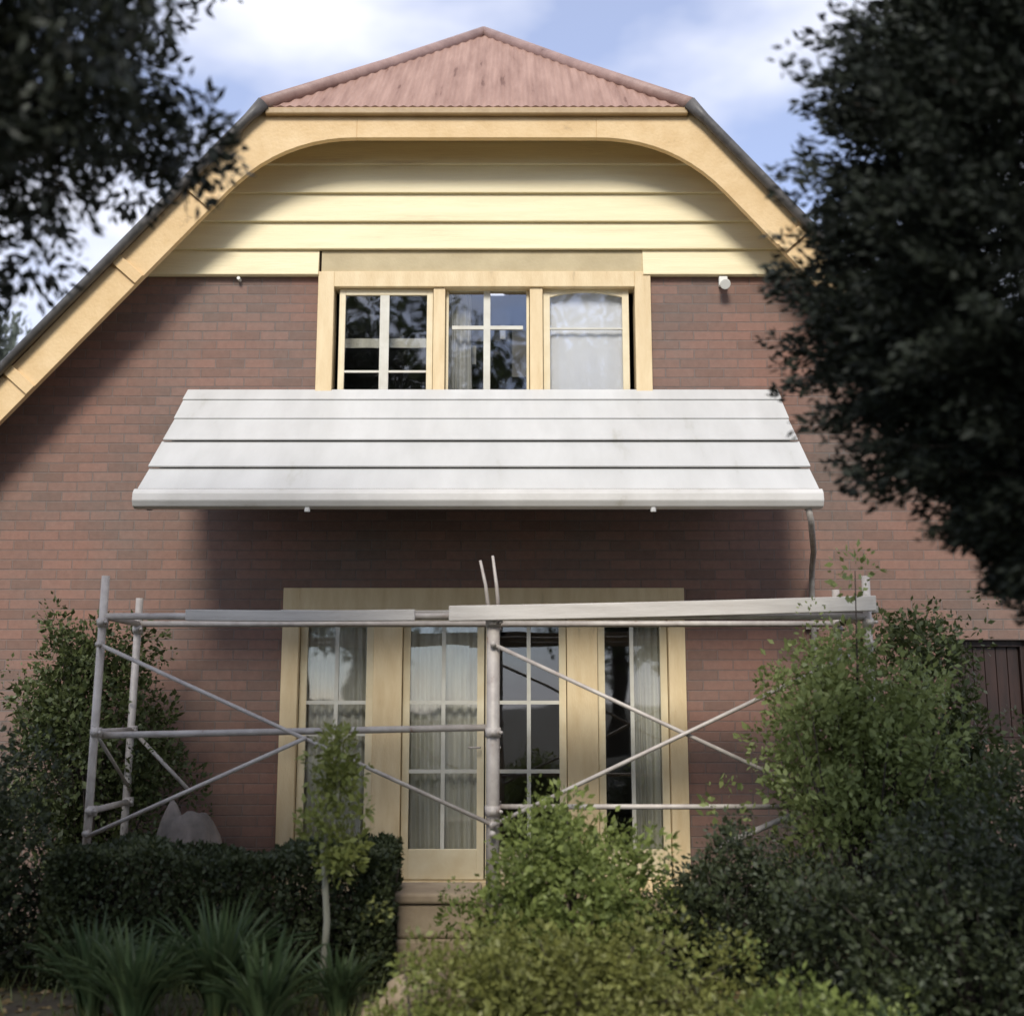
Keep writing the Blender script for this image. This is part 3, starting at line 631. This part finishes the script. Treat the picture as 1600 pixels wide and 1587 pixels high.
# strap-leaved clumps
def strap(x, y, h, nbl, label, w_=.0125):
    g = float(gz(np.array([x]), np.array([y]))[0]); mb = MB()
    for i in range(nbl * 2):
        a = random.uniform(0, 6.28); r0 = random.uniform(0, .05); ln = h * random.uniform(.7, 1.15); out = random.uniform(.12, .75)
        dx, dy = math.cos(a), math.sin(a); sx, sy = -dy, dx; ww = w_ * random.uniform(.7, 1.2); b0 = len(mb.v)
        for k in range(7):
            t = k / 6; rad = r0 + ln * out * t**1.5 * .9; z = ln * (t - out * .55 * t**2.6); w2 = ww * (1 - t**3) * (.6 + .4 * min(1, t*4)) + .001
            px, py = dx*rad, dy*rad
            mb.v += [(px - sx*w2, py - sy*w2, z + .006), (px, py, z - .004), (px + sx*w2, py + sy*w2, z + .006)]
        for k in range(6):
            q = b0 + k*3; mb.f += [[q, q+1, q+4, q+3], [q+1, q+2, q+5, q+4]]
    return tag(mb.build('strap_leaf_plant', LM['strap'], loc=(x, y, g), smooth=True), label, 'plant', 'strap leaved plants below the hedge')
strap(-2.02, 5.85, .50, 60, 'strap leaved clump farthest left below the hedge')
strap(-1.72, 5.55, .52, 70, 'strap leaved clump with long arching blades, second from the left below the hedge')
strap(-1.40, 5.80, .62, 80, 'tallest strap leaved clump, below the middle of the hedge')
strap(-1.12, 5.50, .50, 70, 'strap leaved clump left of the sapling trunk at the bottom edge')
strap(-.84, 5.95, .34, 45, 'small strap leaved clump under the right end of the hedge')
strap(1.62, 5.05, .36, 40, 'strap leaved clump among the dark shrubs at the bottom right')

# rocks
def rock(x, y, z, r, label, sharp=1, seed=1, m='rock'):
    import bmesh
    bm = bmesh.new(); bmesh.ops.create_icosphere(bm, subdivisions=4, radius=1)
    from mathutils import noise
    for v in bm.verts:
        p = v.co.copy(); n1 = noise.noise(p * 1.3 + Vector((seed, 0, 0))); n2 = noise.noise(p * 4 + Vector((0, seed, 0)))
        q = p * (1 + .38 * n1 + .16 * n2 + .06 * noise.noise(p * 9)); q.z = q.z if q.z > -.3 else -.3
        tpr = 1 - sharp * max(0, q.z) * .6
        v.co = Vector((q.x * r[0] * tpr, q.y * r[1] * tpr, q.z * r[2]))
    me = bpy.data.meshes.new('garden_rock'); bm.to_mesh(me); bm.free(); me.materials.append(M[m])
    me.polygons.foreach_set('use_smooth', [True]*len(me.polygons))
    o = bpy.data.objects.new('garden_rock', me); COL.objects.link(o); o.location = (x, y, z)
    return tag(o, label, 'rock')
rock(-2.12, 7.72, .42, (.31, .24, .50), 'pointed grey pink boulder behind the hedge, under the scaffold brace', .42, 12)
rock(-.46, 5.98, .12, (.24, .2, .17), 'pale rounded rock at the bottom, between hedge and olive bush', .3, 5, 'stone')
rock(-2.5, 5.35, .06, (.36, .24, .14), 'low flat mossy rock in the bottom left corner', .2, 9)
# sandstone wall: ledge behind the hedge, pier beside it
ld = MB()
ld.box(-2.78, -1.75, 7.22, 7.33, -.05, .66)
tag(ld.build('stone_ledge', M['stone'], bevel=.02), 'low pale stone ledge just behind the top left of the hedge', 'garden wall')
pr_ = empty('sandstone_pier', (-.42, 7.0, 0)); tag(pr_, 'square beige sandstone pier beside the right end of the hedge', 'garden pier')
MB().box(-.24, .22, -.2, .2, -.1, .30).build('pier_base', M['stone'], pr_, bevel=.018)
MB().box(-.235, .215, -.195, .195, .304, .49).build('pier_block', M['stone'], pr_, bevel=.018)
MB().box(-.26, .24, -.22, .22, .494, .55).build('pier_cap', M['stone'], pr_, bevel=.015)

# grass and ground litter
n = 26000
gx = rng.uniform(-4, 4, n); gy_ = rng.uniform(3.2, 8.6, n); keep = (np.sin(gx*2.1 + 1) * np.sin(gy_*1.9) + rng.normal(size=n)*.4) > -.1
gx, gy_ = gx[keep], gy_[keep]; n = len(gx)
pos = np.stack([gx, gy_, gz(gx, gy_) - .005], 1); d = unit(n)*.5; d[:, 2] = 1
tag(npmesh('grass', leaves(pos, d, .10, .09), 4, LM['grass']), 'short rough grass between the garden plants', 'grass', kind='stuff')
n = 9000
pos = np.stack([rng.uniform(-4, 4, n), rng.uniform(3.2, 8.8, n), np.zeros(n)], 1); pos[:, 2] = gz(pos[:, 0], pos[:, 1]) + .008
d = unit(n); d[:, 2] *= .15
tag(npmesh('fallen_leaves', leaves(pos, d, .05, .5), 4, leafmat('dead_leaf', (.07, .045, .02), (.2, .14, .06), .1)), 'brown fallen leaves scattered on the garden soil', 'leaf litter', kind='stuff')
